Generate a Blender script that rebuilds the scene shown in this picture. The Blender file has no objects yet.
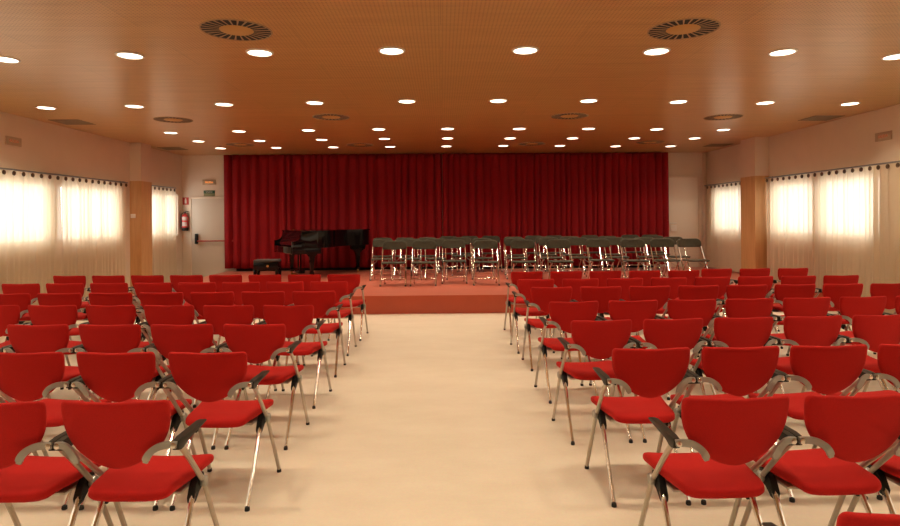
import bpy, bmesh, math, random
from math import sin, cos, pi, radians, tan
from mathutils import Vector, Matrix
random.seed(7)
S = bpy.context.scene
COL = S.collection
EYE = 1.56
CEIL = 3.17
STAGE = 0.30

# ------------------------------------------------------------------ materials
def new_mat(name):
    m = bpy.data.materials.new(name); m.use_nodes = True
    nt = m.node_tree; b = nt.nodes['Principled BSDF']
    return m, nt, b

def pset(b, **k):
    for n, v in k.items():
        b.inputs[n.replace('_', ' ')].default_value = v

def simple(name, col, rough=0.5, metal=0.0, spec=0.5, noise=None, bump=None):
    m, nt, b = new_mat(name)
    pset(b, Base_Color=(*col, 1), Roughness=rough, Metallic=metal)
    b.inputs['Specular IOR Level'].default_value = spec
    tc = nt.nodes.new('ShaderNodeTexCoord')
    if noise:
        sc, amt = noise
        n = nt.nodes.new('ShaderNodeTexNoise'); n.inputs['Scale'].default_value = sc; n.inputs['Detail'].default_value = 4
        nt.links.new(tc.outputs['Object'], n.inputs['Vector'])
        r = nt.nodes.new('ShaderNodeValToRGB')
        r.color_ramp.elements[0].position = .3; r.color_ramp.elements[1].position = .7
        r.color_ramp.elements[0].color = (*[c * (1 - amt) for c in col], 1)
        r.color_ramp.elements[1].color = (*[min(1, c * (1 + amt)) for c in col], 1)
        nt.links.new(n.outputs['Fac'], r.inputs['Fac']); nt.links.new(r.outputs['Color'], b.inputs['Base Color'])
    if bump:
        sc, st = bump
        n = nt.nodes.new('ShaderNodeTexNoise'); n.inputs['Scale'].default_value = sc
        nt.links.new(tc.outputs['Object'], n.inputs['Vector'])
        bp = nt.nodes.new('ShaderNodeBump'); bp.inputs['Strength'].default_value = st; bp.inputs['Distance'].default_value = .002
        nt.links.new(n.outputs['Fac'], bp.inputs['Height']); nt.links.new(bp.outputs['Normal'], b.inputs['Normal'])
    return m

M = {}
M['wall'] = simple('wall_paint', (.73, .625, .50), .75, noise=(3, .02))
M['door'] = simple('door_paint', (.56, .49, .40), .45)
M['door2'] = simple('pale_door_paint', (.78, .69, .58), .45)
M['fabric'] = simple('red_fabric', (.46, .013, .011), .9, spec=.2, noise=(300, .10), bump=(600, .25))
M['fabric'].node_tree.nodes['Principled BSDF'].inputs['Sheen Weight'].default_value = .12
M['fabric'].node_tree.nodes['Principled BSDF'].inputs['Sheen Tint'].default_value = (1, .25, .2, 1)
M['velvet'] = simple('red_velvet', (.25, .005, .009), .85, spec=.25, noise=(40, .08))
M['velvet'].node_tree.nodes['Principled BSDF'].inputs['Sheen Weight'].default_value = .2
M['velvet'].node_tree.nodes['Principled BSDF'].inputs['Sheen Tint'].default_value = (1, .1, .1, 1)
M['chrome'] = simple('chrome', (.86, .84, .80), .17, 1.0)
M['satin'] = simple('satin_grey_paint', (.52, .47, .40), .35, .55)
M['cast'] = simple('grey_cast_metal', (.40, .40, .37), .42, .5)
M['blackp'] = simple('black_plastic', (.012, .012, .011), .5, spec=.25)
M['pad'] = simple('dark_armrest_plastic', (.022, .019, .013), .45, spec=.3)
M['rubber'] = simple('black_rubber', (.02, .02, .02), .8)
M['olive'] = simple('olive_grey_vinyl', (.040, .035, .018), .55, spec=.35, noise=(25, .12))
M['piano'] = simple('black_lacquer', (.003, .003, .004), .08, spec=.3)
M['brass'] = simple('brass', (.70, .48, .18), .25, 1.0)
M['ivory'] = simple('ivory', (.80, .76, .66), .3)
M['leather'] = simple('black_leather', (.022, .020, .017), .45, bump=(120, .3))
M['white'] = simple('white_plastic', (.80, .78, .72), .4)
M['darkgap'] = simple('hem_gap_black', (.015, .012, .012), .7)
M['rail'] = simple('curtain_rail_metal', (.30, .32, .34), .3, .8)
M['gap_disc'] = simple('dark_gap_brown', (.16, .11, .07), .35, .8)
M['extred'] = simple('extinguisher_red', (.50, .02, .02), .3)
M['signred'] = simple('sign_red', (.50, .03, .02), .5)
M['signgreen'] = simple('sign_green', (.01, .07, .03), .5)
M['signpale'] = simple('sign_pale_green', (.22, .25, .12), .5)
M['signwhite'] = simple('sign_white', (.75, .75, .68), .5)
M['label'] = simple('label_paper', (.46, .38, .34), .6)
M['boxgrey'] = simple('translucent_fitting', (.46, .36, .25), .4)
M['centre'] = simple('disc_veneer', (.52, .30, .105), .6, spec=.2)
M['vent'] = simple('vent_brown', (.40, .28, .17), .75, spec=.2)
M['ventdark'] = simple('vent_black', (.008, .006, .005), .8)
M['grille'] = simple('grille_grey', (.20, .145, .085), .6)
M['aluminium'] = simple('window_aluminium', (.70, .70, .68), .4, .3)
M['stage'] = simple('stage_linoleum', (.47, .125, .080), .34, spec=.45, noise=(2.2, .05))
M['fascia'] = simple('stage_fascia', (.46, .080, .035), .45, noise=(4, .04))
M['bar'] = simple('red_bar', (.35, .03, .02), .35)

def emis(name, col, st):
    m = bpy.data.materials.new(name); m.use_nodes = True; nt = m.node_tree; nt.nodes.clear()
    o = nt.nodes.new('ShaderNodeOutputMaterial'); e = nt.nodes.new('ShaderNodeEmission')
    e.inputs['Color'].default_value = (*col, 1); e.inputs['Strength'].default_value = st
    nt.links.new(e.outputs[0], o.inputs[0]); return m
LAMP_COL = (1.0, .80, .56)
LAMP_W = 8.0
M['lamp'] = emis('lamp_glow', (1.0, .86, .66), 7)
M['glow'] = emis('emergency_glow', (1.0, .30, .06), 1.6)
M['glowdim'] = emis('dim_emergency_glow', (1.0, .20, .06), .40)

# floor: cream sheet flooring, faint mottling
def floor_mat():
    m, nt, b = new_mat('cream_floor'); pset(b, Roughness=.42)
    b.inputs['Specular IOR Level'].default_value = .4
    tc = nt.nodes.new('ShaderNodeTexCoord')
    mp = nt.nodes.new('ShaderNodeMapping'); mp.inputs['Scale'].default_value = (1.0, 2.2, 1)
    n = nt.nodes.new('ShaderNodeTexNoise'); n.inputs['Scale'].default_value = 1.6; n.inputs['Detail'].default_value = 6; n.inputs['Roughness'].default_value = .65
    r = nt.nodes.new('ShaderNodeValToRGB')
    r.color_ramp.elements[0].position = .3; r.color_ramp.elements[0].color = (.82, .74, .60, 1)
    r.color_ramp.elements[1].position = .7; r.color_ramp.elements[1].color = (.90, .83, .69, 1)
    nt.links.new(tc.outputs['Object'], mp.inputs['Vector']); nt.links.new(mp.outputs[0], n.inputs['Vector'])
    nt.links.new(n.outputs['Fac'], r.inputs['Fac'])
    n2 = nt.nodes.new('ShaderNodeTexNoise'); n2.inputs['Scale'].default_value = 60; n2.inputs['Detail'].default_value = 3
    nt.links.new(tc.outputs['Object'], n2.inputs['Vector'])
    mx = nt.nodes.new('ShaderNodeMixRGB'); mx.blend_type = 'MULTIPLY'; mx.inputs['Fac'].default_value = .12
    nt.links.new(r.outputs['Color'], mx.inputs['Color1']); nt.links.new(n2.outputs['Color'], mx.inputs['Color2'])
    nt.links.new(mx.outputs['Color'], b.inputs['Base Color'])
    return m
M['floor'] = floor_mat()

# wood veneer; optional perforations and panel seams (ceiling)
def wood_mat(name, c0, c1, scale=(1, 14, 14), perforated=False, rough=.35, spec=.5):
    m, nt, b = new_mat(name); pset(b, Roughness=rough)
    b.inputs['Specular IOR Level'].default_value = spec
    N = nt.nodes; Lk = nt.links.new
    tc = N.new('ShaderNodeTexCoord')
    mp = N.new('ShaderNodeMapping'); mp.inputs['Scale'].default_value = scale
    n = N.new('ShaderNodeTexNoise'); n.inputs['Scale'].default_value = 1.6; n.inputs['Detail'].default_value = 6; n.inputs['Distortion'].default_value = .6
    r = N.new('ShaderNodeValToRGB')
    r.color_ramp.elements[0].position = .28; r.color_ramp.elements[0].color = (*c0, 1)
    r.color_ramp.elements[1].position = .72; r.color_ramp.elements[1].color = (*c1, 1)
    Lk(tc.outputs['Object'], mp.inputs['Vector']); Lk(mp.outputs[0], n.inputs['Vector']); Lk(n.outputs['Fac'], r.inputs['Fac'])
    out = r.outputs['Color']
    if perforated:
        br = N.new('ShaderNodeTexBrick'); br.inputs['Scale'].default_value = 1
        br.inputs['Brick Width'].default_value = 2.5; br.inputs['Row Height'].default_value = .625
        br.inputs['Mortar Size'].default_value = .004; br.offset = .5
        br.inputs['Color1'].default_value = (.93, .93, .93, 1); br.inputs['Color2'].default_value = (1, 1, 1, 1)
        br.inputs['Mortar'].default_value = (.70, .70, .70, 1)
        Lk(tc.outputs['Object'], br.inputs['Vector'])
        m1 = N.new('ShaderNodeMixRGB'); m1.blend_type = 'MULTIPLY'; m1.inputs['Fac'].default_value = 1
        Lk(out, m1.inputs['Color1']); Lk(br.outputs['Color'], m1.inputs['Color2'])
        # regular round holes every 32 mm
        sp = N.new('ShaderNodeSeparateXYZ'); Lk(tc.outputs['Object'], sp.inputs[0])
        d = []
        for ax in ('X', 'Y'):
            a = N.new('ShaderNodeMath'); a.operation = 'MULTIPLY'; a.inputs[1].default_value = 31.25; Lk(sp.outputs[ax], a.inputs[0])
            fr = N.new('ShaderNodeMath'); fr.operation = 'FRACT'; Lk(a.outputs[0], fr.inputs[0])
            s_ = N.new('ShaderNodeMath'); s_.operation = 'SUBTRACT'; s_.inputs[1].default_value = .5; Lk(fr.outputs[0], s_.inputs[0])
            q = N.new('ShaderNodeMath'); q.operation = 'MULTIPLY'; Lk(s_.outputs[0], q.inputs[0]); Lk(s_.outputs[0], q.inputs[1]); d.append(q)
        ad = N.new('ShaderNodeMath'); ad.operation = 'ADD'; Lk(d[0].outputs[0], ad.inputs[0]); Lk(d[1].outputs[0], ad.inputs[1])
        lt = N.new('ShaderNodeMath'); lt.operation = 'LESS_THAN'; lt.inputs[1].default_value = .040; Lk(ad.outputs[0], lt.inputs[0])
        m2 = N.new('ShaderNodeMixRGB'); m2.inputs['Color2'].default_value = (.10, .035, .012, 1)
        ml = N.new('ShaderNodeMath'); ml.operation = 'MULTIPLY'; ml.inputs[1].default_value = .6; Lk(lt.outputs[0], ml.inputs[0])
        Lk(ml.outputs[0], m2.inputs['Fac']); Lk(m1.outputs['Color'], m2.inputs['Color1'])
        out = m2.outputs['Color']
    Lk(out, b.inputs['Base Color'])
    return m
M['ceiling'] = wood_mat('ceiling_veneer', (.48, .27, .092), (.58, .34, .125), (.8, 9, 9), True, .31, .45)
M['cladding'] = wood_mat('pillar_veneer', (.55, .31, .13), (.66, .40, .18), (9, 9, .9), False, .35)

# window curtain: thin cream cloth letting daylight through
def cloth_mat():
    m = bpy.data.materials.new('cream_voile'); m.use_nodes = True; nt = m.node_tree; nt.nodes.clear()
    o = nt.nodes.new('ShaderNodeOutputMaterial')
    d = nt.nodes.new('ShaderNodeBsdfDiffuse'); d.inputs['Color'].default_value = (.80, .70, .54, 1)
    t = nt.nodes.new('ShaderNodeBsdfTranslucent'); t.inputs['Color'].default_value = (.88, .79, .64, 1)
    mx = nt.nodes.new('ShaderNodeMixShader'); mx.inputs[0].default_value = .40
    tc = nt.nodes.new('ShaderNodeTexCoord'); n = nt.nodes.new('ShaderNodeTexNoise'); n.inputs['Scale'].default_value = 220
    nt.links.new(tc.outputs['Object'], n.inputs['Vector'])
    bp = nt.nodes.new('ShaderNodeBump'); bp.inputs['Strength'].default_value = .15; bp.inputs['Distance'].default_value = .002
    nt.links.new(n.outputs['Fac'], bp.inputs['Height']); nt.links.new(bp.outputs['Normal'], d.inputs['Normal'])
    nt.links.new(d.outputs[0], mx.inputs[1]); nt.links.new(t.outputs[0], mx.inputs[2]); 
    tr = nt.nodes.new('ShaderNodeBsdfTransparent'); m2 = nt.nodes.new('ShaderNodeMixShader'); m2.inputs[0].default_value = .055
    nt.links.new(mx.outputs[0], m2.inputs[1]); nt.links.new(tr.outputs[0], m2.inputs[2]); nt.links.new(m2.outputs[0], o.inputs[0])
    return m
M['voile'] = cloth_mat()
def glass_mat():
    m = bpy.data.materials.new('window_glass'); m.use_nodes = True; nt = m.node_tree; nt.nodes.clear()
    o = nt.nodes.new('ShaderNodeOutputMaterial'); t = nt.nodes.new('ShaderNodeBsdfTransparent')
    g = nt.nodes.new('ShaderNodeBsdfGlossy'); g.inputs['Roughness'].default_value = .02
    mx = nt.nodes.new('ShaderNodeMixShader'); mx.inputs[0].default_value = .06
    nt.links.new(t.outputs[0], mx.inputs[1]); nt.links.new(g.outputs[0], mx.inputs[2]); nt.links.new(mx.outputs[0], o.inputs[0])
    return m
M['glass'] = glass_mat()

# ------------------------------------------------------------------ mesh helpers
def box(bm, x0, x1, y0, y1, z0, z1, bev=0.0, mat=0):
    t = bmesh.new()
    bmesh.ops.create_cube(t, size=1)
    for v in t.verts:
        v.co = Vector(((x0 + x1) / 2 + v.co.x * (x1 - x0), (y0 + y1) / 2 + v.co.y * (y1 - y0), (z0 + z1) / 2 + v.co.z * (z1 - z0)))
    if bev:
        bmesh.ops.bevel(t, geom=t.edges[:], offset=bev, segments=2, profile=.6, affect='EDGES')
    for f in t.faces: f.material_index = mat
    merge(bm, t)

def merge(bm, t, mtx=None):
    if mtx is not None: bmesh.ops.transform(t, matrix=mtx, verts=t.verts[:])
    me = bpy.data.meshes.new('tmp'); t.to_mesh(me); t.free(); bm.from_mesh(me); bpy.data.meshes.remove(me)

def smooth_path(pts, n=6):
    P = [Vector(p) for p in pts]
    if len(P) < 3: return P
    out = []
    Q = [P[0] * 2 - P[1]] + P + [P[-1] * 2 - P[-2]]
    for i in range(1, len(Q) - 2):
        a, b, c, d = Q[i - 1:i + 3]
        for k in range(n):
            t = k / n
            out.append(.5 * ((2 * b) + (c - a) * t + (2 * a - 5 * b + 4 * c - d) * t * t + (3 * b - a - 3 * c + d) * t ** 3))
    out.append(P[-1]); return out

def tube(bm, pts, r, seg=8, n=6, r1=None, smooth=True, sx=1.0):
    P = smooth_path(pts, n) if smooth else [Vector(p) for p in pts]
    rings = []; prev = None
    for i, p in enumerate(P):
        d = (P[min(i + 1, len(P) - 1)] - P[max(i - 1, 0)]).normalized()
        if prev is None:
            a = d.orthogonal().normalized()
        else:
            a = (prev - d * prev.dot(d)).normalized()
        prev = a; b = d.cross(a)
        rr = r if r1 is None else r + (r1 - r) * i / (len(P) - 1)
        rings.append([bm.verts.new(p + (a * cos(2 * pi * k / seg) * sx + b * sin(2 * pi * k / seg)) * rr) for k in range(seg)])
    for i in range(len(rings) - 1):
        for k in range(seg):
            bm.faces.new((rings[i][k], rings[i][(k + 1) % seg], rings[i + 1][(k + 1) % seg], rings[i + 1][k]))
    bm.faces.new(rings[0][::-1]); bm.faces.new(rings[-1])

def lathe(bm, prof, seg=24, mtx=None, mat=0):
    t = bmesh.new(); rings = []
    for r, z in prof:
        if r < 1e-6: rings.append([t.verts.new((0, 0, z))])
        else: rings.append([t.verts.new((r * cos(2 * pi * k / seg), r * sin(2 * pi * k / seg), z)) for k in range(seg)])
    for a, b in zip(rings, rings[1:]):
        for k in range(seg):
            k2 = (k + 1) % seg
            if len(a) == 1 and len(b) == 1: continue
            if len(a) == 1: t.faces.new((a[0], b[k], b[k2]))
            elif len(b) == 1: t.faces.new((a[k2], a[k], b[0]))
            else: t.faces.new((a[k], b[k], b[k2], a[k2]))
    for f in t.faces: f.material_index = mat
    bmesh.ops.recalc_face_normals(t, faces=t.faces[:])
    merge(bm, t, mtx)

def extrude_poly(bm, poly, z0, z1, mp=lambda a, b, c: (a, b, c), bev=0.0, mat=0):
    t = bmesh.new()
    lo = [t.verts.new((a, b, z0)) for a, b in poly]; hi = [t.verts.new((a, b, z1)) for a, b in poly]
    n = len(poly)
    t.faces.new(lo[::-1]); t.faces.new(hi)
    for i in range(n): t.faces.new((lo[i], lo[(i + 1) % n], hi[(i + 1) % n], hi[i]))
    if bev:
        ed = [e for e in t.edges if abs(e.verts[0].co.z - e.verts[1].co.z) < 1e-6]
        bmesh.ops.bevel(t, geom=ed, offset=bev, segments=2, profile=.6, affect='EDGES')
    for v in t.verts: v.co = Vector(mp(*v.co))
    bmesh.ops.recalc_face_normals(t, faces=t.faces[:])
    for f in t.faces: f.material_index = mat
    merge(bm, t)

def pad(bm, outline, h, mp, center):
    """a cushioned slab: outline in (a,b), half thickness h, mapped by mp(a,b,t)"""
    prof = [(1.0, 0), (.995, .45), (.975, .80), (.93, 1.0), (.7, 1.0), (.35, 1.0)]
    n = len(outline); cx, cy = center
    def ring(s, t): return [bm.verts.new(mp(cx + (a - cx) * s, cy + (b - cy) * s, t)) for a, b in outline]
    base = ring(1, 0)
    for sg in (1, -1):
        cur = base
        for s, t in prof[1:]:
            nx = ring(s, t * h * sg)
            for k in range(n):
                q = (cur[k], cur[(k + 1) % n], nx[(k + 1) % n], nx[k])
                bm.faces.new(q if sg > 0 else q[::-1])
            cur = nx
        c = bm.verts.new(mp(cx, cy, h * sg))
        for k in range(n):
            q = (cur[k], cur[(k + 1) % n], c); bm.faces.new(q if sg > 0 else q[::-1])
    bmesh.ops.recalc_face_normals(bm, faces=bm.faces[:])

def round_outline(pts, n=4):
    P = [Vector((*p, 0)) for p in pts]; m = len(P); out = []
    for i in range(m):
        a, b, c, d = P[i - 1], P[i], P[(i + 1) % m], P[(i + 2) % m]
        for k in range(n):
            t = k / n
            v = .5 * ((2 * b) + (c - a) * t + (2 * a - 5 * b + 4 * c - d) * t * t + (3 * b - a - 3 * c + d) * t ** 3)
            out.append((v.x, v.y))
    return out

def obj(name, bm, mats, parent=None, smooth=True, angle=40):
    me = bpy.data.meshes.new(name)
    bm.normal_update(); bm.to_mesh(me); bm.free()
    if not isinstance(mats, (list, tuple)): mats = [mats]
    for m in mats: me.materials.append(m)
    if smooth:
        for p in me.polygons: p.use_smooth = True
        me.set_sharp_from_angle(angle=radians(angle))
    o = bpy.data.objects.new(name, me); COL.objects.link(o)
    if parent: o.parent = parent
    return o

def tag(o, label, cat, group=None):
    o['label'] = label; o['category'] = cat
    if group: o['group'] = group
    return o
def thing(name, label, cat, loc=(0, 0, 0), rz=0, group=None):
    o = bpy.data.objects.new(name, None); COL.objects.link(o)
    o.location = loc; o.rotation_euler = (0, 0, rz); o.empty_display_size = .1
    return tag(o, label, cat, group)
def struct(o):
    o['kind'] = 'structure'; return o
def copy_tree(o, parent=None):
    c = o.copy(); COL.objects.link(c)
    if parent: c.parent = parent
    for ch in KIDS.get(o.name, []): copy_child(ch, c)
    return c
def copy_child(o, parent):
    c = o.copy(); COL.objects.link(c); c.parent = parent
    for ch in KIDS.get(o.name, []): copy_child(ch, c)
KIDS = {}
def index_kids(root):
    for o in COL.objects:
        if o.parent is not None: KIDS.setdefault(o.parent.name, [])
    for o in COL.objects:
        if o.parent is not None and o not in KIDS[o.parent.name]: KIDS[o.parent.name].append(o)
def dup(proto, loc, rz, label, group, first):
    o = proto if first else copy_tree(proto)
    o.location = loc; o.rotation_euler = (0, 0, rz); o['label'] = label; o['group'] = group
    return o
B = bmesh.new
ORD = ['first', 'second', 'third', 'fourth', 'fifth', 'sixth', 'seventh', 'eighth', 'ninth', 'tenth', 'eleventh', 'twelfth']

# ------------------------------------------------------------------ the room
XL, XR, YB, YF = -6.43, 6.64, 14.95, -3.0
b = B(); box(b, XL - .3, XR + .3, YF - .3, YB + .3, -.12, 0); struct(obj('floor', b, M['floor'], smooth=False))
b = B(); box(b, XL - .3, XR + .3, YF - .3, YB + .3, CEIL, CEIL + .12); struct(obj('ceiling', b, M['ceiling'], smooth=False))
b = B(); box(b, XL - .3, XR + .3, YB, YB + .25, 0, CEIL); struct(obj('wall_back', b, M['wall'], smooth=False))
b = B(); box(b, XL - .3, XR + .3, YF - .25, YF, 0, CEIL); struct(obj('wall_rear', b, M['wall'], smooth=False))
WZ0, WZ1 = 1.20, 2.20
def side_wall(name, x0, x1, wins, pil):
    b = B(); ys = YF
    for a, c in wins:
        box(b, x0, x1, ys, a, 0, CEIL); box(b, x0, x1, a, c, 0, WZ0); box(b, x0, x1, a, c, WZ1, CEIL); ys = c
    box(b, x0, x1, ys, YB, 0, CEIL)
    box(b, *pil, 2.38, CEIL)
    return struct(obj(name, b, M['wall'], smooth=False))
WL = [(1.0, 4.4), (4.7, 7.7), (8.0, 9.95), (10.12, 12.0), (13.05, 14.70)]
WR = [(1.0, 4.4), (4.9, 8.45), (8.97, 10.42), (10.56, 11.92), (13.05, 14.45)]
PL = (XL - .001, -6.20, 12.45, 12.90); PR = (6.35, XR + .001, 12.08, 12.66)
side_wall('wall_left', XL - .13, XL, WL, PL)
side_wall('wall_right', XR, XR + .13, WR, PR)
b = B(); box(b, XL - .001, PL[1] + .004, PL[2] - .004, PL[3] + .004, 0, 2.38); struct(obj('trim_1', b, M['cladding'], smooth=False))
b = B(); box(b, PR[0] - .004, XR + .001, PR[2] - .004, PR[3] + .004, 0, 2.38); struct(obj('trim_2', b, M['cladding'], smooth=False))
wn = 0
for side, wins in ((-1, WL), (1, WR)):
    for a, c in wins:
        wn += 1
        xo, xi = ((XL - .10, XL - .05) if side < 0 else (XR + .05, XR + .10))
        f = B(); fw = .05
        box(f, xo, xi, a, a + fw, WZ0, WZ1); box(f, xo, xi, c - fw, c, WZ0, WZ1)
        box(f, xo, xi, a + fw, c - fw, WZ0, WZ0 + fw); box(f, xo, xi, a + fw, c - fw, WZ1 - fw, WZ1)
        mid = (a + c) / 2
        if a > 13: box(f, xo, xi, mid - .03, mid + .03, WZ0 + fw, WZ1 - fw)
        w = struct(obj('window_%d' % wn, f, M['aluminium'], smooth=False))
        g = B(); xm = (xo + xi) / 2; box(g, xm - .004, xm + .004, a + fw * .5, c - fw * .5, WZ0 + fw * .5, WZ1 - fw * .5)
        obj('pane', g, M['glass'], w, smooth=False)
# portals in the window openings: they only guide sampling of the daylight outside
for side, wins in ((-1, WL), (1, WR)):
    for a, c in wins:
        ld = bpy.data.lights.new('window_portal', 'AREA'); ld.shape = 'RECTANGLE'; ld.size = WZ1 - WZ0; ld.size_y = c - a
        ld.cycles.is_portal = True
        lo = bpy.data.objects.new('window_portal', ld); COL.objects.link(lo)
        lo.location = ((XL - .125) if side < 0 else (XR + .125), (a + c) / 2, (WZ0 + WZ1) / 2)
        lo.rotation_euler = (0, -pi / 2 if side < 0 else pi / 2, 0)

# stage platform
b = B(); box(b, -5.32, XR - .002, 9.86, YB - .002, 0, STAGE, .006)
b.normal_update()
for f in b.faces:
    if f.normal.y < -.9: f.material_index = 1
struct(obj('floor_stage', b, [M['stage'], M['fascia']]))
b = B(); box(b, -5.30, 5.66, YB - .03, YB - .001, STAGE, STAGE + .16); struct(obj('hem_gap_strip', b, M['darkgap'], smooth=False))  # black strip put in to darken the gap under the stage curtain hem
b = B(); box(b, XR - .015, XR - .001, YF, 9.85, 0, .07); struct(obj('baseboard_right', b, M['wall'], smooth=False))
b = B(); box(b, XL + .001, XL + .015, YF, 12.44, 0, .07); struct(obj('baseboard_left', b, M['wall'], smooth=False))

# doors in the back wall
y = YB
b = B(); box(b, -6.19, -5.10, y - .035, y - .001, .005, 2.10, .003)
d1 = struct(obj('door_1', b, M['door'], smooth=False))
b = B(); box(b, -6.235, -6.19, y - .05, y - .001, 0, 2.145, .004); box(b, -6.235, -5.05, y - .05, y - .001, 2.10, 2.145, .004)
obj('door_frame', b, M['wall'], d1)
b = B(); box(b, -6.085, -6.02, y - .13, y - .036, .98, 1.23, .015); obj('latch_case', b, M['blackp'], d1)
b = B(); tube(b, [(-6.05, y - .11, 1.05), (-5.14, y - .11, 1.05)], .017, 10, smooth=False); obj('push_bar', b, M['bar'], d1)
b = B(); box(b, 5.30, 6.40, y - .035, y - .001, STAGE + .005, 2.53, .003); d2 = struct(obj('door_2', b, M['door2'], smooth=False))
b = B(); box(b, 6.40, 6.46, y - .06, y - .001, STAGE, 2.59, .004); box(b, 5.25, 6.40, y - .06, y - .001, 2.53, 2.59, .004)
box(b, 6.53, 6.60, y - .03, y - .001, STAGE, CEIL - .001, .004)
obj('door_frame', b, M['wall'], d2)
b = B(); box(b, 5.70, 5.85, y - .08, y - .036, 1.21, 1.36, .012); obj('latch_case', b, M['white'], d2)
b = B(); box(b, 5.68, 5.84, y - .10, y - .036, 1.395, 1.415, .004); obj('door_handle', b, M['aluminium'], d2)

# ------------------------------------------------------------------ stage curtains
def drape(b, x0, x1, y, z0, z1, wl, amp, seed, step, along='x', nz=14, lift=0.0, gather=0.0):
    rnd = random.Random(seed)
    xs = [x0]; ph = [0.0]
    n = int((x1 - x0) / step)
    # random fold phase: advance phase with varying wavelength
    phs = []; p = rnd.random() * 6; w = wl
    amps = []; am = 1.0
    for i in range(n + 1):
        if i % max(1, int(wl / step)) == 0:
            w = wl * rnd.uniform(.65, 1.45); tgt = rnd.uniform(.6, 1.25)
        am += (tgt - am) * .15
        p += 2 * pi * step / w; phs.append(p); amps.append(am)
    vs = []
    dr = [rnd.uniform(-1, 1) for _ in range(9)]
    for j in range(nz + 1):
        t = j / nz; z = z0 + (z1 - z0) * t; row = []
        for i in range(n + 1):
            s = i / n; x = x0 + (x1 - x0) * s
            a = amp * amps[i] * (1 - .35 * t)
            pp = phs[i] + .5 * sin(3 * s * 6 + dr[0] * 3) * (1 - t)
            yo = a * (sin(pp) + .28 * sin(2 * pp + dr[1]) ) + amp * .4 * sin(s * 23 + dr[2] * 6) * (1 - t)
            xo = .25 * a * cos(pp)
            u, v = (x + xo, y + yo)
            row.append(b.verts.new((u, v, z) if along == 'x' else (v, u, z)))
        vs.append(row)
    for j in range(nz):
        for i in range(n):
            b.faces.new((vs[j][i], vs[j][i + 1], vs[j + 1][i + 1], vs[j + 1][i]))
for k, (xa, xb, lab) in enumerate(((-5.33, .00, 'left half of the dark red velvet stage curtain, behind the grand piano'),
                                   (.03, 5.60, 'right half of the dark red velvet stage curtain, behind the folding chairs'))):
    b = B(); drape(b, xa, xb, 14.775, STAGE + .075, CEIL - .012, .17 if k else .21, .052, 11 + k, .012)
    c = obj('stage_curtain', b, M['velvet'], angle=180)
    sd = c.modifiers.new('thickness', 'SOLIDIFY'); sd.thickness = .004
    tag(c, lab, 'curtain', 'stage curtains')

# ------------------------------------------------------------------ window curtains
RZ = 2.33
def window_curtain(side, y0, y1, zb, label, seed, amp=.040):
    xc = (XL + .085) if side < 0 else (XR - .085)
    t = thing('window_curtain', label, 'curtain', (xc, (y0 + y1) / 2, zb), 0, 'window curtains on the %s wall' % ('left' if side < 0 else 'right'))
    b = B(); ym = (y0 + y1) / 2
    drape(b, y0 - ym, y1 - ym, 0, 0, RZ - zb - .02, .135, amp, seed, .012, along='y', nz=10)
    obj('cloth', b, M['voile'], t, angle=180)
    proto = None; n = max(2, int((y1 - y0) / .19))
    for i in range(n):
        yy = y0 + (i + .5) * (y1 - y0) / n - ym
        if proto is None:
            b = B(); pts = [(0, .026 * cos(a * pi / 6), .026 * sin(a * pi / 6)) for a in range(13)]
            tube(b, pts, .010, 6, smooth=False); box(b, -.004, .004, -.02, .02, -.02, .02); proto = obj('gap_disc', b, M['gap_disc'], t); e = proto  # dark discs stand in for the shaded gaps between cloth and rod
        else:
            e = proto.copy(); COL.objects.link(e)
        e.location = (-.046 * side, yy, RZ - zb - .056)
    return t
def rail(side, y0, y1, label):
    xc = (XL + .085) if side < 0 else (XR - .085)
    t = thing('curtain_rail', label, 'curtain rail', (xc, (y0 + y1) / 2, RZ), 0, 'curtain rails'); h = (y1 - y0) / 2
    b = B(); tube(b, [(0, -h, 0), (0, h, 0)], .013, 10, smooth=False); obj('rod', b, M['rail'], t)
    n = 3 if h > 2 else 2; pr = None
    for i in range(n):
        yy = -h + .12 + i * (2 * h - .24) / (n - 1)
        if pr is None:
            b = B(); box(b, *(sorted((0, side * .085))), -.008, .008, .004, .022); box(b, *(sorted((side * .075, side * .085))), -.02, .02, -.03, .03)
            pr = obj('bracket', b, M['rail'], t); e = pr
        else: e = pr.copy(); COL.objects.link(e)
        e.location = (0, yy, 0)
rail(-1, 1.0, 12.2, 'long thin metal curtain rail above the large left-hand windows')
rail(-1, 12.95, 14.40, 'short metal curtain rail beside the fire extinguisher, left of the stage')
rail(1, 1.0, 12.07, 'long thin metal curtain rail above the large right-hand windows')
rail(1, 12.67, 14.88, 'short metal curtain rail above the stage at the right wall')
window_curtain(-1, 10.045, 12.16, .02, 'cream voile window curtain next to the left wood-clad pillar, nearer side', 1)
window_curtain(-1, 7.81, 10.035, .02, 'cream voile window curtain cut by the left edge of the photo', 2)
window_curtain(-1, 4.60, 7.80, .02, 'cream voile window curtain on the left wall, outside the photo, middle', 3)
window_curtain(-1, 1.10, 4.55, .02, 'cream voile window curtain on the left wall, outside the photo, rearmost', 4)
window_curtain(-1, 12.97, 14.32, .02, 'narrow cream window curtain between the left pillar and the fire extinguisher', 5)
window_curtain(1, 10.47, 12.03, .02, 'cream voile window curtain next to the right wood-clad pillar, nearer side', 6)
window_curtain(1, 8.94, 10.48, .02, 'cream voile window curtain with a bright square window behind, second from right pillar', 7)
window_curtain(1, 8.58, 8.955, .02, 'narrow bunched opaque cream curtain near the right edge of the photo', 8, .05)
window_curtain(1, 4.84, 8.575, .02, 'cream voile window curtain cut by the right edge of the photo', 9)
window_curtain(1, 1.10, 4.77, .02, 'cream voile window curtain on the right wall, outside the photo', 10)
window_curtain(1, 12.70, 14.72, STAGE + .03, 'cream window curtain above the stage platform, between right pillar and corner', 12)

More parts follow.
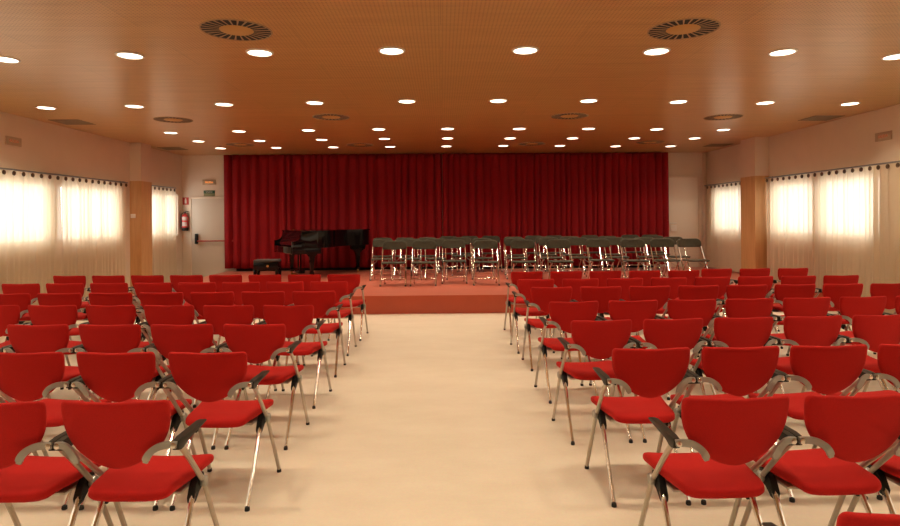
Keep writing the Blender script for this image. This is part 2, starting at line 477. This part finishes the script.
# ------------------------------------------------------------------ red armchairs
def ydepth(z): return -.005 + (.858 - z) * .17          # back leans: top towards the rear
def make_armchair():
    t = thing('armchair', 'x', 'chair', group='g')
    W = .213; H0, H1 = .858, .580
    half = [(0, -.004), (.5, -.001), (.80, .004), (.93, .004), (.985, .04), (1, .10), (.995, .22), (.97, .38), (.905, .53), (.80, .67), (.63, .80), (.42, .905), (.20, .975)]
    pts = [(a * W, H0 - f * (H0 - H1) if f > 0 else H0 + f) for a, f in half]
    out = pts + [(0, H1)] + [(-a, z) for a, z in pts[:0:-1]]
    out = round_outline(out, 3)
    b = B()
    def mp(a, z, tt):
        y = ydepth(z) - .10 * 0 + .55 * a * a + tt
        return (a, y - .012, z)
    pad(b, out, .015, mp, (0, .735))
    obj('backrest', b, M['fabric'], t, angle=180)
    # seat
    half = [(.0, .085), (.11, .083), (.150, .090), (.172, .115), (.188, .22), (.206, .36), (.213, .42), (.207, .458), (.182, .478), (.10, .490)]
    out = half + [(0, .492)] + [(-a, y) for a, y in half[:0:-1]]
    out = round_outline(out, 3)
    b = B()
    def mp2(a, y, tt):
        s = (y - .08) / .41
        z = .451 + .016 * (abs(a) / .22) ** 2 - .010 * sin(pi * s) - .022 * max(0, (s - .72) / .28) ** 2 - .018 * max(0, (.2 - s) / .2) ** 2
        return (a, y, z + tt)
    pad(b, out, .0205, mp2, (0, .29))
    obj('seat', b, M['fabric'], t, angle=180)
    b = B(); tube(b, [(-.200, .325, .398), (.200, .325, .398)], .011, 8, smooth=False)
    box(b, -.17, .17, .20, .42, .398, .410, .003)
    obj('crossbar', b, M['satin'], t)
    for s in (-1, 1):
        # matt tube: armrest end, through the joint, to the front foot
        b = B(); tube(b, [(s * .230, .055, .665), (s * .224, .15, .578), (s * .214, .27, .460), (s * .212, .335, .385), (s * .213, .40, .26), (s * .218, .515, .022)], .0115, 8, 5)
        l = obj('leg', b, M['satin'], t)
        b = B(); lathe(b, [(0, 0), (.0135, 0), (.0145, .005), (.013, .019), (0, .019)], 10, Matrix.Translation((s * .218, .518, 0))); obj('rubber_foot', b, M['rubber'], l)
        b = B(); tube(b, [(s * .192, .335, .405), (s * .192, .275, .378), (s * .195, .220, .305), (s * .199, .145, .19), (s * .204, .030, .020)], .0120, 8, 5)
        l = obj('leg', b, M['chrome'], t); l['label'] = 'chromed rear leg'
        b = B(); lathe(b, [(0, 0), (.0135, 0), (.0145, .005), (.013, .019), (0, .019)], 10, Matrix.Translation((s * .204, .024, 0))); obj('rubber_foot', b, M['rubber'], l)
        # pivot joint
        b = B()
        extrude_poly(b, [(.352, .432), (.305, .436), (.272, .410), (.246, .360), (.252, .335), (.272, .338), (.305, .372), (.345, .376), (.366, .400)], .172, .204,
                     lambda a, c, d, s=s: (s * d, a, c), .004)
        j = obj('joint', b, M['blackp'], t)
        b = B(); lathe(b, [(0, -.012), (.022, -.012), (.025, -.006), (.025, .006), (.022, .010), (0, .010)], 16,
                       Matrix.Translation((s * .2175, .325, .402)) @ Matrix.Rotation(pi / 2, 4, 'Y')); obj('cap', b, M['cast'], j)
        # bracket from the back shell to the armrest
        b = B()
        path = [(s * .238, .012, .678), (s * .208, .004, .682), (s * .180, -.012, .680), (s * .157, -.023, .667), (s * .140, -.025, .645), (s * .132, -.020, .622)]
        P = smooth_path(path, 4); rows = []
        for i, p in enumerate(P):
            d = (P[min(i + 1, len(P) - 1)] - P[max(i - 1, 0)]).normalized()
            nrm = Vector((0, 1, 0)); w = d.cross(nrm).normalized() * (.0135 if i < len(P) - 2 else .009)
            rows.append([b.verts.new(p + w * a + nrm * c * .006) for a, c in ((-1, -1), (1, -1), (1, 1), (-1, 1))])
        for r0, r1_ in zip(rows, rows[1:]):
            for k in range(4): b.faces.new((r0[k], r0[(k + 1) % 4], r1_[(k + 1) % 4], r1_[k]))
        b.faces.new(rows[0]); b.faces.new(rows[-1][::-1]); bmesh.ops.recalc_face_normals(b, faces=b.faces[:])
        br = obj('armrest_bracket', b, M['cast'], t)
        b = B(); lathe(b, [(0, 0), (.012, 0), (.012, .004), (.009, .006), (0, .006)], 12, Matrix.Translation((s * .228, .006, .678)) @ Matrix.Rotation(pi / 2, 4, 'X')); obj('screw_cap', b, M['chrome'], br)
        # armrest
        b = B()
        extrude_poly(b, [(.022, .655), (.016, .678), (.024, .692), (.06, .695), (.27, .689), (.305, .683), (.308, .676), (.26, .674), (.11, .668), (.075, .650), (.045, .648)], -.014, .014,
                     lambda a, c, d, s=s: (s * (.232 - .01 * (a / .3)) + d * (1 + .18 * (a - .05) / .3), a, c), .004)
        obj('armrest', b, M['pad'], t)
    return t
arm = make_armchair(); index_kids(arm)

ROWS_L = {1: (-1.288, .490, 2.365, -.0098, 2), 2: (-1.262, .500, 3.253, -.0438, 4), 3: (-1.277, .498, 4.112, -.0396, 5), 4: (-1.274, .503, 5.035, -.064, 6),
          5: (-1.268, .499, 5.925, -.006, 7), 6: (-1.292, .500, 6.855, -.0088, 8), 7: (-1.266, .509, 7.761, -.0331, 8)}
ROWS_R = {0: (1.15, .5, 1.405, 0, 1), 1: (1.143, .492, 2.335, .03, 3), 2: (1.121, .492, 3.226, .0279, 4), 3: (1.092, .506, 4.154, .0555, 5), 4: (1.104, .511, 5.105, .0542, 7),
          5: (1.109, .506, 6.117, .0218, 8), 6: (1.073, .520, 6.944, .0412, 8), 7: (1.109, .519, 7.923, .0548, 8)}
first = True
rnd = random.Random(3)
for side, rows in (('left', ROWS_L), ('right', ROWS_R)):
    for k, (x0, p, ym, m, n) in rows.items():
        xm = x0 + (-1 if side == 'left' else 1) * p * (n - 1) / 2
        for i in range(n):
            x = x0 + (-1 if side == 'left' else 1) * p * i
            yy = ym + m * (x - xm)
            if side == 'right' and k == 7: yy = 7.86 if i < 5 else 8.04
            lab = 'red fabric armchair, %s from the aisle, %s row back from the stage, %s block' % (ORD[i], ORD[7 - k], side)
            dup(arm, (x, yy, 0), math.atan(m) + rnd.uniform(-.012, .012), lab, 'red armchairs in the %s block' % side, first)
            first = False

# ------------------------------------------------------------------ folding chairs on the stage (face the hall, -Y)
def make_folding():
    t = thing('folding_chair', 'x', 'chair', group='g')
    b = B()
    out = []
    W, z0, z1, r = .222, .668, .835, .080
    for cx, cz, a0 in ((W - r, z1 - r, 0), (-(W - r), z1 - r, 90), (-(W - .045), z0 + .045, 180), (W - .045, z0 + .045, 270)):
        rr = r if cz > .73 else .045
        for k in range(6):
            a = radians(a0 + 18 * k); out.append((cx + rr * cos(a), cz + rr * sin(a)))
    pad(b, out, .016, lambda a, z, tt: (a, .20 + (z - .75) * .28 - a * a * .7 * 1 + .012 + tt, z), (0, .75))
    obj('backrest', b, M['olive'], t, angle=180)
    out = []
    for cx, cy, rr, a0 in ((.205 - .06, .14 - .06, .06, 0), (-(.205 - .06), .14 - .06, .06, 90), (-(.21 - .05), -.24 + .05, .05, 180), (.21 - .05, -.24 + .05, .05, 270)):
        for k in range(6):
            a = radians(a0 + 18 * k); out.append((cx + rr * cos(a), cy + rr * sin(a)))
    b = B(); pad(b, out, .013, lambda a, y, tt: (a, y, .432 - .012 * (1 - (a / .21) ** 2) + tt), (0, -.05))
    obj('seat', b, M['olive'], t, angle=180)
    for s in (-1, 1):
        b = B(); tube(b, [(s * .196, .215, .800), (s * .213, .185, .70), (s * .215, .02, .42), (s * .222, -.235, .012)], .011, 8, 4)
        l = obj('leg', b, M['chrome'], t)
        b = B(); lathe(b, [(0, 0), (.014, 0), (.015, .03), (0, .03)], 8, Matrix.Translation((s * .222, -.237, 0))); obj('rubber_foot', b, M['rubber'], l)
        b = B(); tube(b, [(s * .188, -.17, .405), (s * .188, .02, .23), (s * .190, .205, .012)], .010, 8, 3)
        l = obj('leg', b, M['chrome'], t)
        b = B(); lathe(b, [(0, 0), (.014, 0), (.015, .03), (0, .03)], 8, Matrix.Translation((s * .190, .207, 0))); obj('rubber_foot', b, M['rubber'], l)
        b = B(); tube(b, [(s * .190, .08, .410), (s * .12, .075, .385), (s * .19, .04, .32), (s * .216, -.02, .345)], .006, 6, 4); obj('seat_hinge', b, M['satin'], t)
    b = B(); tube(b, [(-.219, -.17, .135), (.219, -.17, .135)], .008, 8, smooth=False); obj('crossbar', b, M['chrome'], t)
    b = B(); tube(b, [(-.189, .135, .10), (.189, .135, .10)], .009, 8, smooth=False); obj('crossbar', b, M['chrome'], t)
    return t
fold = make_folding(); index_kids(fold)
FOLD = [('front', 11.45, [394.5, 423.8, 453.5, 485, 522, 558, 598, 632, 662, 690]),
        ('second', 12.55, [383, 411, 435.5, 481.6, 515, 548.6, 577.7, 614, 644.5, 673.7]),
        ('third', 13.45, [383, 405, 427, 461, 513, 545, 570, 608, 655]),
        ('rear', 14.27, [448, 469, 490.5, 533.5, 554, 590, 630, 651])]
first = True
for nm, Y, xs in FOLD:
    for i, px in enumerate(xs):
        yb = Y + .21 + ({453.5: .5, 598: .35, 632: .1, 662: .1}.get(px, 0)) * .7
        X = (px - 442) / 600 * yb
        lab = 'dark grey folding chair on the stage, %s from left in the %s row' % (ORD[i], nm)
        dup(fold, (X, yb - .21, STAGE), rnd.uniform(-.05, .05), lab, 'folding chairs on the stage', first).scale = (1.06 if nm == 'front' else 1.0, 1, 1); first = False

# ------------------------------------------------------------------ grand piano
A = radians(30)
near = Vector((-3.115, 12.50, 0)); U = Vector((cos(A), sin(A), 0)); V = Vector((-sin(A), cos(A), 0))
O = near + V * .72
pn = thing('grand_piano', 'black lacquered grand piano with closed lid on the stage, before the red curtain', 'piano', (O.x, O.y, STAGE), A)
def rim_outline(g=0.0, x0=.20):
    pts = [(x0, .72 + g), (1.50, .72 + g), (1.82, .68 + g), (2.04 + g, .54 + g * .6), (2.13 + g, .34), (2.08 + g, .14 - g), (1.90 + g * .5, .02 - g), (1.62, -.07 - g), (1.34, -.18 - g), (1.08, -.38 - g), (.90, -.60 - g), (.72, -.715 - g), (.52, -.72 - g), (x0, -.72 - g)]
    P = [Vector((*p, 0)) for p in pts]
    sm = smooth_path([tuple(p) for p in P[1:-1]], 5)
    return [pts[0]] + [(p.x, p.y) for p in sm] + [pts[-1]]
b = B(); extrude_poly(b, rim_outline(), .655, 1.00, bev=.006)
extrude_poly(b, [(.0, -.72), (.0, -.67), (.27, -.67), (.27, -.72)], .53, .80, bev=.004)
extrude_poly(b, [(.0, .72), (.0, .67), (.27, .67), (.27, .72)], .53, .80, bev=.004)
extrude_poly(b, [(.27, -.72), (.27, .72), (.62, .72), (.62, -.72)], .53, .68, bev=.004)
# cheek slopes
for sgn in (-1, 1):
    extrude_poly(b, [(.21, .72), (.21, 1.0), (.195, 1.0), (.18, .90), (.13, .83), (.03, .79), (.03, .72)], .67, .72, lambda a, c, d, s=sgn: (a, s * d, c))
obj('case', b, M['piano'], pn, angle=35)
b = B(); extrude_poly(b, rim_outline(.018, .185), 1.002, 1.026, bev=.006); obj('lid', b, M['piano'], pn, angle=35)
b = B(); extrude_poly(b, [(.02, .53), (.02, .66), (.0, .69), (-.015, .68), (-.015, .55)], -.668, .668, lambda a, c, d: (a + .005, d, c), .003); obj('key_slip', b, M['piano'], pn)
b = B(); box(b, .02, .26, -.668, .668, .55, .685, .002); obj('key_bed', b, M['piano'], pn)
b = B(); extrude_poly(b, [(.20, .70), (.20, .99), (.192, .99), (.155, .83), (.06, .735), (.02, .715), (.03, .70)], -.668, .668, lambda a, c, d: (a, d, c), .003); obj('fallboard', b, M['piano'], pn)
def piano_leg(cx, cy, ang=0):
    b = B(); mt = Matrix.Translation((cx, cy, 0)) @ Matrix.Rotation(ang, 4, 'Z')
    t = bmesh.new(); prev = None
    for z, w, d in ((.075, .040, .040), (.13, .040, .040), (.16, .030, .030), (.40, .046, .042), (.47, .060, .045), (.52, .10, .05), (.555, .165, .055), (.655, .185, .060)):
        ring = [t.verts.new((w * a, d * c, z)) for a, c in ((-1, -1), (1, -1), (1, 1), (-1, 1))]
        if prev:
            for k in range(4): t.faces.new((prev[k], prev[(k + 1) % 4], ring[(k + 1) % 4], ring[k]))
        else: t.faces.new(ring[::-1])
        prev = ring
    t.faces.new(prev); merge(b, t, mt)
    l = obj('leg', b, M['piano'], pn, smooth=False)
    b = B(); lathe(b, [(0, .078), (.018, .078), (.018, .045), (0, .045)], 10, mt)
    tube(b, [(cx - .014, cy, .028), (cx + .014, cy, .028)], .028, 14, smooth=False); obj('caster', b, M['brass'], l)
piano_leg(.46, -.58); piano_leg(.36, .58); piano_leg(1.84, .25)
b = B()
for s in (-1, 1): box(b, .35, .38, s * .09 - .012, s * .09 + .012, .14, .53)
box(b, .30, .44, -.16, .16, .08, .15, .01); box(b, .34, .39, -.12, .12, .49, .53)
ly = obj('pedal_lyre', b, M['piano'], pn)
for dy in (-.07, 0, .07):
    b = B(); box(b, .19, .31, dy - .012, dy + .012, .06, .072, .003); obj('pedal', b, M['brass'], ly)
for cy in (-.3, .3):
    b = B(); tube(b, [(.30, cy, 1.03), (.345, cy, 1.03)], .006, 8, smooth=False); obj('hinge', b, M['brass'], pn)

# bench
bn = thing('piano_bench', 'low black piano bench with a knob, left of the grand piano on the stage', 'bench', (-3.57, 12.30, STAGE), radians(3))
b = B(); box(b, -.245, .245, -.165, .165, .255, .405, .006); obj('frame', b, M['piano'], bn)
b = B()
out = []
for cx, cy, a0 in ((.215, .135, 0), (-.215, .135, 90), (-.215, -.135, 180), (.215, -.135, 270)):
    for k in range(4):
        a = radians(a0 + 30 * k); out.append((cx + .035 * cos(a), cy + .035 * sin(a)))
pad(b, out, .025, lambda a, y, tt: (a, y, .428 + tt), (0, 0)); obj('seat', b, M['leather'], bn)
for sx in (-1, 1):
    for sy in (-1, 1):
        b = B(); x, y = sx * .217, sy * .137; box(b, x - .027, x + .027, y - .027, y + .027, 0, .256, .004); obj('leg', b, M['piano'], bn)
b = B(); lathe(b, [(0, 0), (.012, 0), (.012, .02), (.024, .025), (.024, .045), (0, .05)], 14, Matrix.Translation((.05, -.163, .33)) @ Matrix.Rotation(pi / 2, 4, 'X')); obj('knob', b, M['brass'], bn)

# ------------------------------------------------------------------ ceiling lamps
def make_lamp():
    t = thing('ceiling_lamp', 'x', 'lamp', group='g')
    b = B(); lathe(b, [(.108, -.003), (.112, -.012), (.126, -.010), (.131, -.0005), (.108, -.0005)], 32); obj('trim_ring', b, M['white'], t)
    b = B(); lathe(b, [(0, -.005), (.109, -.005), (.109, -.001), (0, -.001)], 32); obj('light_panel', b, M['lamp'], t)
    ld = bpy.data.lights.new('lamp_beam', 'AREA'); ld.shape = 'DISK'; ld.size = .20; ld.energy = LAMP_W; ld.color = LAMP_COL; ld.spread = radians(112)
    lo = bpy.data.objects.new('lamp_beam', ld); COL.objects.link(lo); lo.parent = t; lo.location = (0, 0, -.014)
    return t
lamp = make_lamp(); index_kids(lamp)
LAMPS = [
 ('nearest', [(-4.31, 5.99), (-3.02, 5.87), (-1.74, 5.79), (-0.47, 5.74), (0.81, 5.74), (2.09, 5.79), (3.35, 5.84), (4.61, 6.01)]),
 ('second', [(-5.58, 8.55), (-4.3, 8.47), (-3.01, 8.36), (-1.74, 8.28), (-0.47, 8.21), (0.78, 8.2), (2.03, 8.23), (3.31, 8.33), (4.59, 8.44), (5.87, 8.54)]),
 ('third', [(-4.95, 11.04), (-3.66, 10.9), (-2.39, 10.82), (-1.12, 10.75), (0.11, 10.73), (1.4, 10.78), (2.66, 10.82), (3.94, 10.93), (5.22, 11.04)]),
 ('fourth', [(-4.93, 12.24), (-3.69, 12.22), (-2.41, 12.12), (-1.14, 12.02), (0.12, 12.0), (1.38, 12.05), (2.65, 12.1), (3.92, 12.15), (5.18, 12.21)]),
 ('farthest', [(-4.93, 13.45), (-3.68, 13.42), (-2.41, 13.38), (-1.14, 13.35), (0.11, 13.32), (1.37, 13.29), (2.64, 13.35), (3.93, 13.5), (5.2, 13.56)]),
 ('a', [(-5.6 + 1.275 * i, 3.2) for i in range(10)]), ('b', [(-5.6 + 1.275 * i, .75) for i in range(10)])]
first = True
for nm, ps in LAMPS:
    for i, (x, y) in enumerate(ps):
        if len(nm) == 1:
            lab = 'round flush ceiling lamp outside the photo, %s from left, %s row behind the viewer' % (ORD[i], {'a': 'front', 'b': 'middle', 'c': 'last'}[nm])
        else:
            lab = 'glowing round ceiling lamp, %s from left in the %s row of lamps' % (ORD[i], nm)
        dup(lamp, (x, y, CEIL), 0, lab, 'round ceiling lamps', first); first = False

# round swirl air diffusers
def make_diffuser():
    t = thing('air_diffuser', 'x', 'vent', group='g')
    b = B(); lathe(b, [(.125, -.002), (.288, -.002), (.288, -.0005), (.125, -.0005)], 48); obj('slot_plate', b, M['ventdark'], t)
    b = B(); lathe(b, [(.282, -.001), (.284, -.008), (.292, -.007), (.296, -.0005), (.282, -.0005)], 48)
    for k in range(26):
        a = 2 * pi * k / 26; t2 = bmesh.new()
        t2.verts.new; q = [(.138, -.004), (.286, -.0095), (.286, .0095), (.138, .004)]
        lo = [t2.verts.new((x, y, -.0045)) for x, y in q]
        hi = [t2.verts.new((x, y, -.0028)) for x, y in q]
        t2.faces.new(lo[::-1]); t2.faces.new(hi)
        for i in range(4): t2.faces.new((lo[i], lo[(i + 1) % 4], hi[(i + 1) % 4], hi[i]))
        merge(b, t2, Matrix.Rotation(a, 4, 'Z') @ Matrix.Rotation(.0, 4, 'Z'))
    obj('vanes', b, M['vent'], t, smooth=False).name = 'vane_ring'
    b = B(); lathe(b, [(0, -.009), (.128, -.009), (.140, -.002), (.140, -.0005), (0, -.0005)], 32); obj('center_plate', b, M['centre'], t)
    return t
dif = make_diffuser(); index_kids(dif)
DIF = [(-1.73, 5.11, 'nearest row, left one'), (2.08, 5.12, 'nearest row, right one'),
       (-4.28, 9.64, 'middle row, leftmost'), (-1.73, 9.46, 'middle row, second from left'), (2.03, 9.48, 'middle row, third from left'), (4.56, 9.65, 'middle row, rightmost'),
       (-4.29, 13.39, 'row above the stage, leftmost'), (-1.77, 13.05, 'row above the stage, second from left'), (1.96, 12.95, 'row above the stage, third from left'), (4.49, 13.1, 'row above the stage, rightmost')]
DIF = [(x, (13.7 if y > 12.9 and abs(x) < 99 else y), l) for x, y, l in DIF]
for i, (x, y, l) in enumerate(DIF):
    if y > 13: x = {0: 0}.get(9, x); y = 13.0 if abs(x) < 2.5 else 12.85
    dup(dif, (x, y, CEIL), 0, 'round slotted ceiling air diffuser, ' + l, 'round air diffusers', i == 0)
def make_grille():
    t = thing('ceiling_grille', 'x', 'vent', group='g')
    b = B(); h = .24
    for x0, x1, y0, y1 in ((-h, h, -h, -h + .03), (-h, h, h - .03, h), (-h, -h + .03, -h + .03, h - .03), (h - .03, h, -h + .03, h - .03)): box(b, x0, x1, y0, y1, -.008, -.0005)
    obj('frame', b, M['grille'], t, smooth=False)
    b = B()
    for k in range(12): y = -h + .05 + k * (2 * h - .1) / 11; box(b, -h + .03, h - .03, y - .013, y + .013, -.006, -.003)
    obj('louvre', b, M['grille'], t, smooth=False)
    b = B(); box(b, -h + .01, h - .01, -h + .01, h - .01, -.002, -.0005); obj('backing', b, M['ventdark'], t, smooth=False)
    return t
gri = make_grille(); index_kids(gri)
for i, (x, y, l) in enumerate([(-5.98, 9.81, 'near the left wall, in front of the lamps'), (-6.0, 13.49, 'in the far left corner of the ceiling'), (6.25, 9.8, 'near the right wall, nearer one'), (6.22, 13.43, 'in the far right corner of the ceiling')]):
    dup(gri, (x, y, CEIL), 0, 'square slatted ceiling grille ' + l, 'square ceiling grilles', i == 0)

# ------------------------------------------------------------------ wall fittings
FONT = bpy.data.fonts.load('<builtin>') if False else None
def text_mesh(name, s, size, mat, parent, mtx, depth=.0008):
    cu = bpy.data.curves.new('t', 'FONT'); cu.body = s; cu.size = size; cu.align_x = 'CENTER'; cu.align_y = 'CENTER'; cu.extrude = depth
    to = bpy.data.objects.new('t', cu); COL.objects.link(to)
    dg = bpy.context.evaluated_depsgraph_get(); me = bpy.data.meshes.new_from_object(to.evaluated_get(dg))
    bpy.data.objects.remove(to); me.transform(mtx); me.materials.clear(); me.materials.append(mat)
    o = bpy.data.objects.new(name, me); COL.objects.link(o); o.parent = parent; return o
FACE = Matrix.Rotation(pi / 2, 4, 'X')       # text plane facing -Y
def emergency(loc, rz, label, glow):
    t = thing('emergency_light', label, 'light', loc, rz, 'emergency lights')
    b = B(); box(b, -.165, .165, -.024, -.001, -.065, .065, .006); obj('housing', b, M['boxgrey'], t)
    text_mesh('lettering', 'SALIDA', .062, glow, t, Matrix.Translation((0, -.0252, 0)) @ FACE)
emergency((-5.76, YB, 2.50), 0, 'glowing orange emergency light above the green exit sign, left of the curtain', M['glow'])
emergency((XL, 9.08, 2.765), -pi / 2 + pi, 'faint emergency light box high on the left wall', M['glowdim'])
emergency((XR, 8.91, 2.745), -pi / 2, 'faint emergency light box high on the right wall', M['glowdim'])
t = thing('exit_sign', 'small green exit sign on the back wall above the emergency door', 'sign', (-5.76, YB, 2.225))
b = B(); box(b, -.138, .138, -.012, -.001, -.002, .073, .002); obj('sign_plate', b, M['signgreen'], t)
b = B(); box(b, -.138, .138, -.010, -.001, -.073, -.003, .002); obj('lower_plate', b, M['signpale'], t)
text_mesh('lettering', 'SALIDA', .052, M['signwhite'], t, Matrix.Translation((0, -.0128, .035)) @ FACE)
t = thing('extinguisher_sign', 'red square sign with white pictogram above the fire extinguisher', 'sign', (-6.345, YB, 2.04))
b = B(); box(b, -.075, .075, -.008, -.001, -.09, .09, .002); obj('sign_plate', b, M['signred'], t)
b = B(); lathe(b, [(0, 0), (.024, 0), (.024, .08), (.016, .10), (.008, .108), (.008, .12), (0, .12)], 14, Matrix.Translation((0, -.009, -.06)) @ Matrix.Scale(.06, 4, (0, 1, 0))); box(b, -.02, .02, -.0095, -.008, .055, .066)
obj('pictogram', b, M['signwhite'], t)
t = thing('fire_extinguisher', 'red fire extinguisher with pale label on the back wall in the left corner', 'extinguisher', (-6.325, YB - .10, 1.31))
b = B(); lathe(b, [(0, .0), (.070, .0), (.078, .012), (.078, .33), (.070, .365), (.045, .392), (.022, .40), (.022, .42), (0, .42)], 24); obj('cylinder', b, M['extred'], t)
b = B(); lathe(b, [(.0, -.004), (.074, -.004), (.081, .01), (.081, .075), (.0, .076)], 24); obj('base_cap', b, M['blackp'], t)
b = B()
for z0, z1 in ((.11, .21), (.25, .34)):
    for k in range(8):
        a0 = radians(235 + k * 12); a1 = radians(235 + (k + 1) * 12); r = .0792
        b.faces.new([b.verts.new((r * cos(a), r * sin(a), z)) for a, z in ((a0, z0), (a1, z0), (a1, z1), (a0, z1))])
obj('paper_label', b, M['label'], t)
b = B(); box(b, -.018, .018, -.02, .02, .415, .455, .004)
tube(b, [(-.01, 0, .455), (.03, -.01, .470), (.10, -.02, .462)], .008, 8); tube(b, [(0, 0, .435), (.05, -.01, .432), (.09, -.02, .418)], .007, 8)
obj('valve', b, M['blackp'], t)
b = B(); tube(b, [(-.018, 0, .435), (-.05, -.03, .43), (-.06, -.075, .36), (-.06, -.075, .22), (-.055, -.075, .12)], .009, 8); obj('hose', b, M['rubber'], t)
b = B(); box(b, -.02, .02, .06, .099, .34, .42, .003); obj('wall_hook', b, M['satin'], t)
for loc, lab in (((-6.36, 12.445, 1.66), 'small white switch plate on the left wood-clad pillar'), ((6.53, 12.115, 1.72), 'small white switch plate on the right wood-clad pillar')):
    t = thing('switch_plate', lab, 'switch', loc, 0, 'switch plates on the pillars')
    b = B(); box(b, -.05, .05, -.012, -.001, -.042, .042, .004); obj('plate', b, M['white'], t)
    b = B(); box(b, -.022, .022, -.017, -.012, -.022, .022, .002); obj('rocker', b, M['white'], t)

# ------------------------------------------------------------------ daylight, camera, view
w = bpy.data.worlds.new('daylight'); S.world = w; w.use_nodes = True
bg = w.node_tree.nodes['Background']; bg.inputs['Color'].default_value = (1.0, .95, .86, 1); bg.inputs['Strength'].default_value = 5.4
cam = bpy.data.cameras.new('camera'); co = bpy.data.objects.new('camera', cam); COL.objects.link(co)
cam.sensor_width = 36; cam.lens = 24; cam.clip_start = .05
cam.shift_x = 0; cam.shift_y = -(263 - 218.5) / 900
th = radians(-.76); ro = radians(.42)
fwd = Vector((-sin(th), cos(th), 0)); r_ = Vector((cos(th), sin(th), 0)); u_ = Vector((0, 0, 1))
R = r_ * cos(ro) - u_ * sin(ro); Uv = r_ * sin(ro) + u_ * cos(ro)
co.matrix_world = Matrix(((R.x, Uv.x, -fwd.x, 0), (R.y, Uv.y, -fwd.y, 0), (R.z, Uv.z, -fwd.z, EYE), (0, 0, 0, 1)))
S.camera = co
S.view_settings.view_transform = 'Standard'; S.view_settings.look = 'None'; S.view_settings.gamma = 1; S.view_settings.use_curve_mapping = False
S.view_settings.exposure = 0.0
S.cycles.max_bounces = 8; S.cycles.diffuse_bounces = 5; S.cycles.glossy_bounces = 4; S.cycles.transmission_bounces = 4; S.cycles.transparent_max_bounces = 8
S.cycles.use_denoising = True
S.cycles.caustics_reflective = False; S.cycles.caustics_refractive = False
S.cycles.sample_clamp_indirect = 4
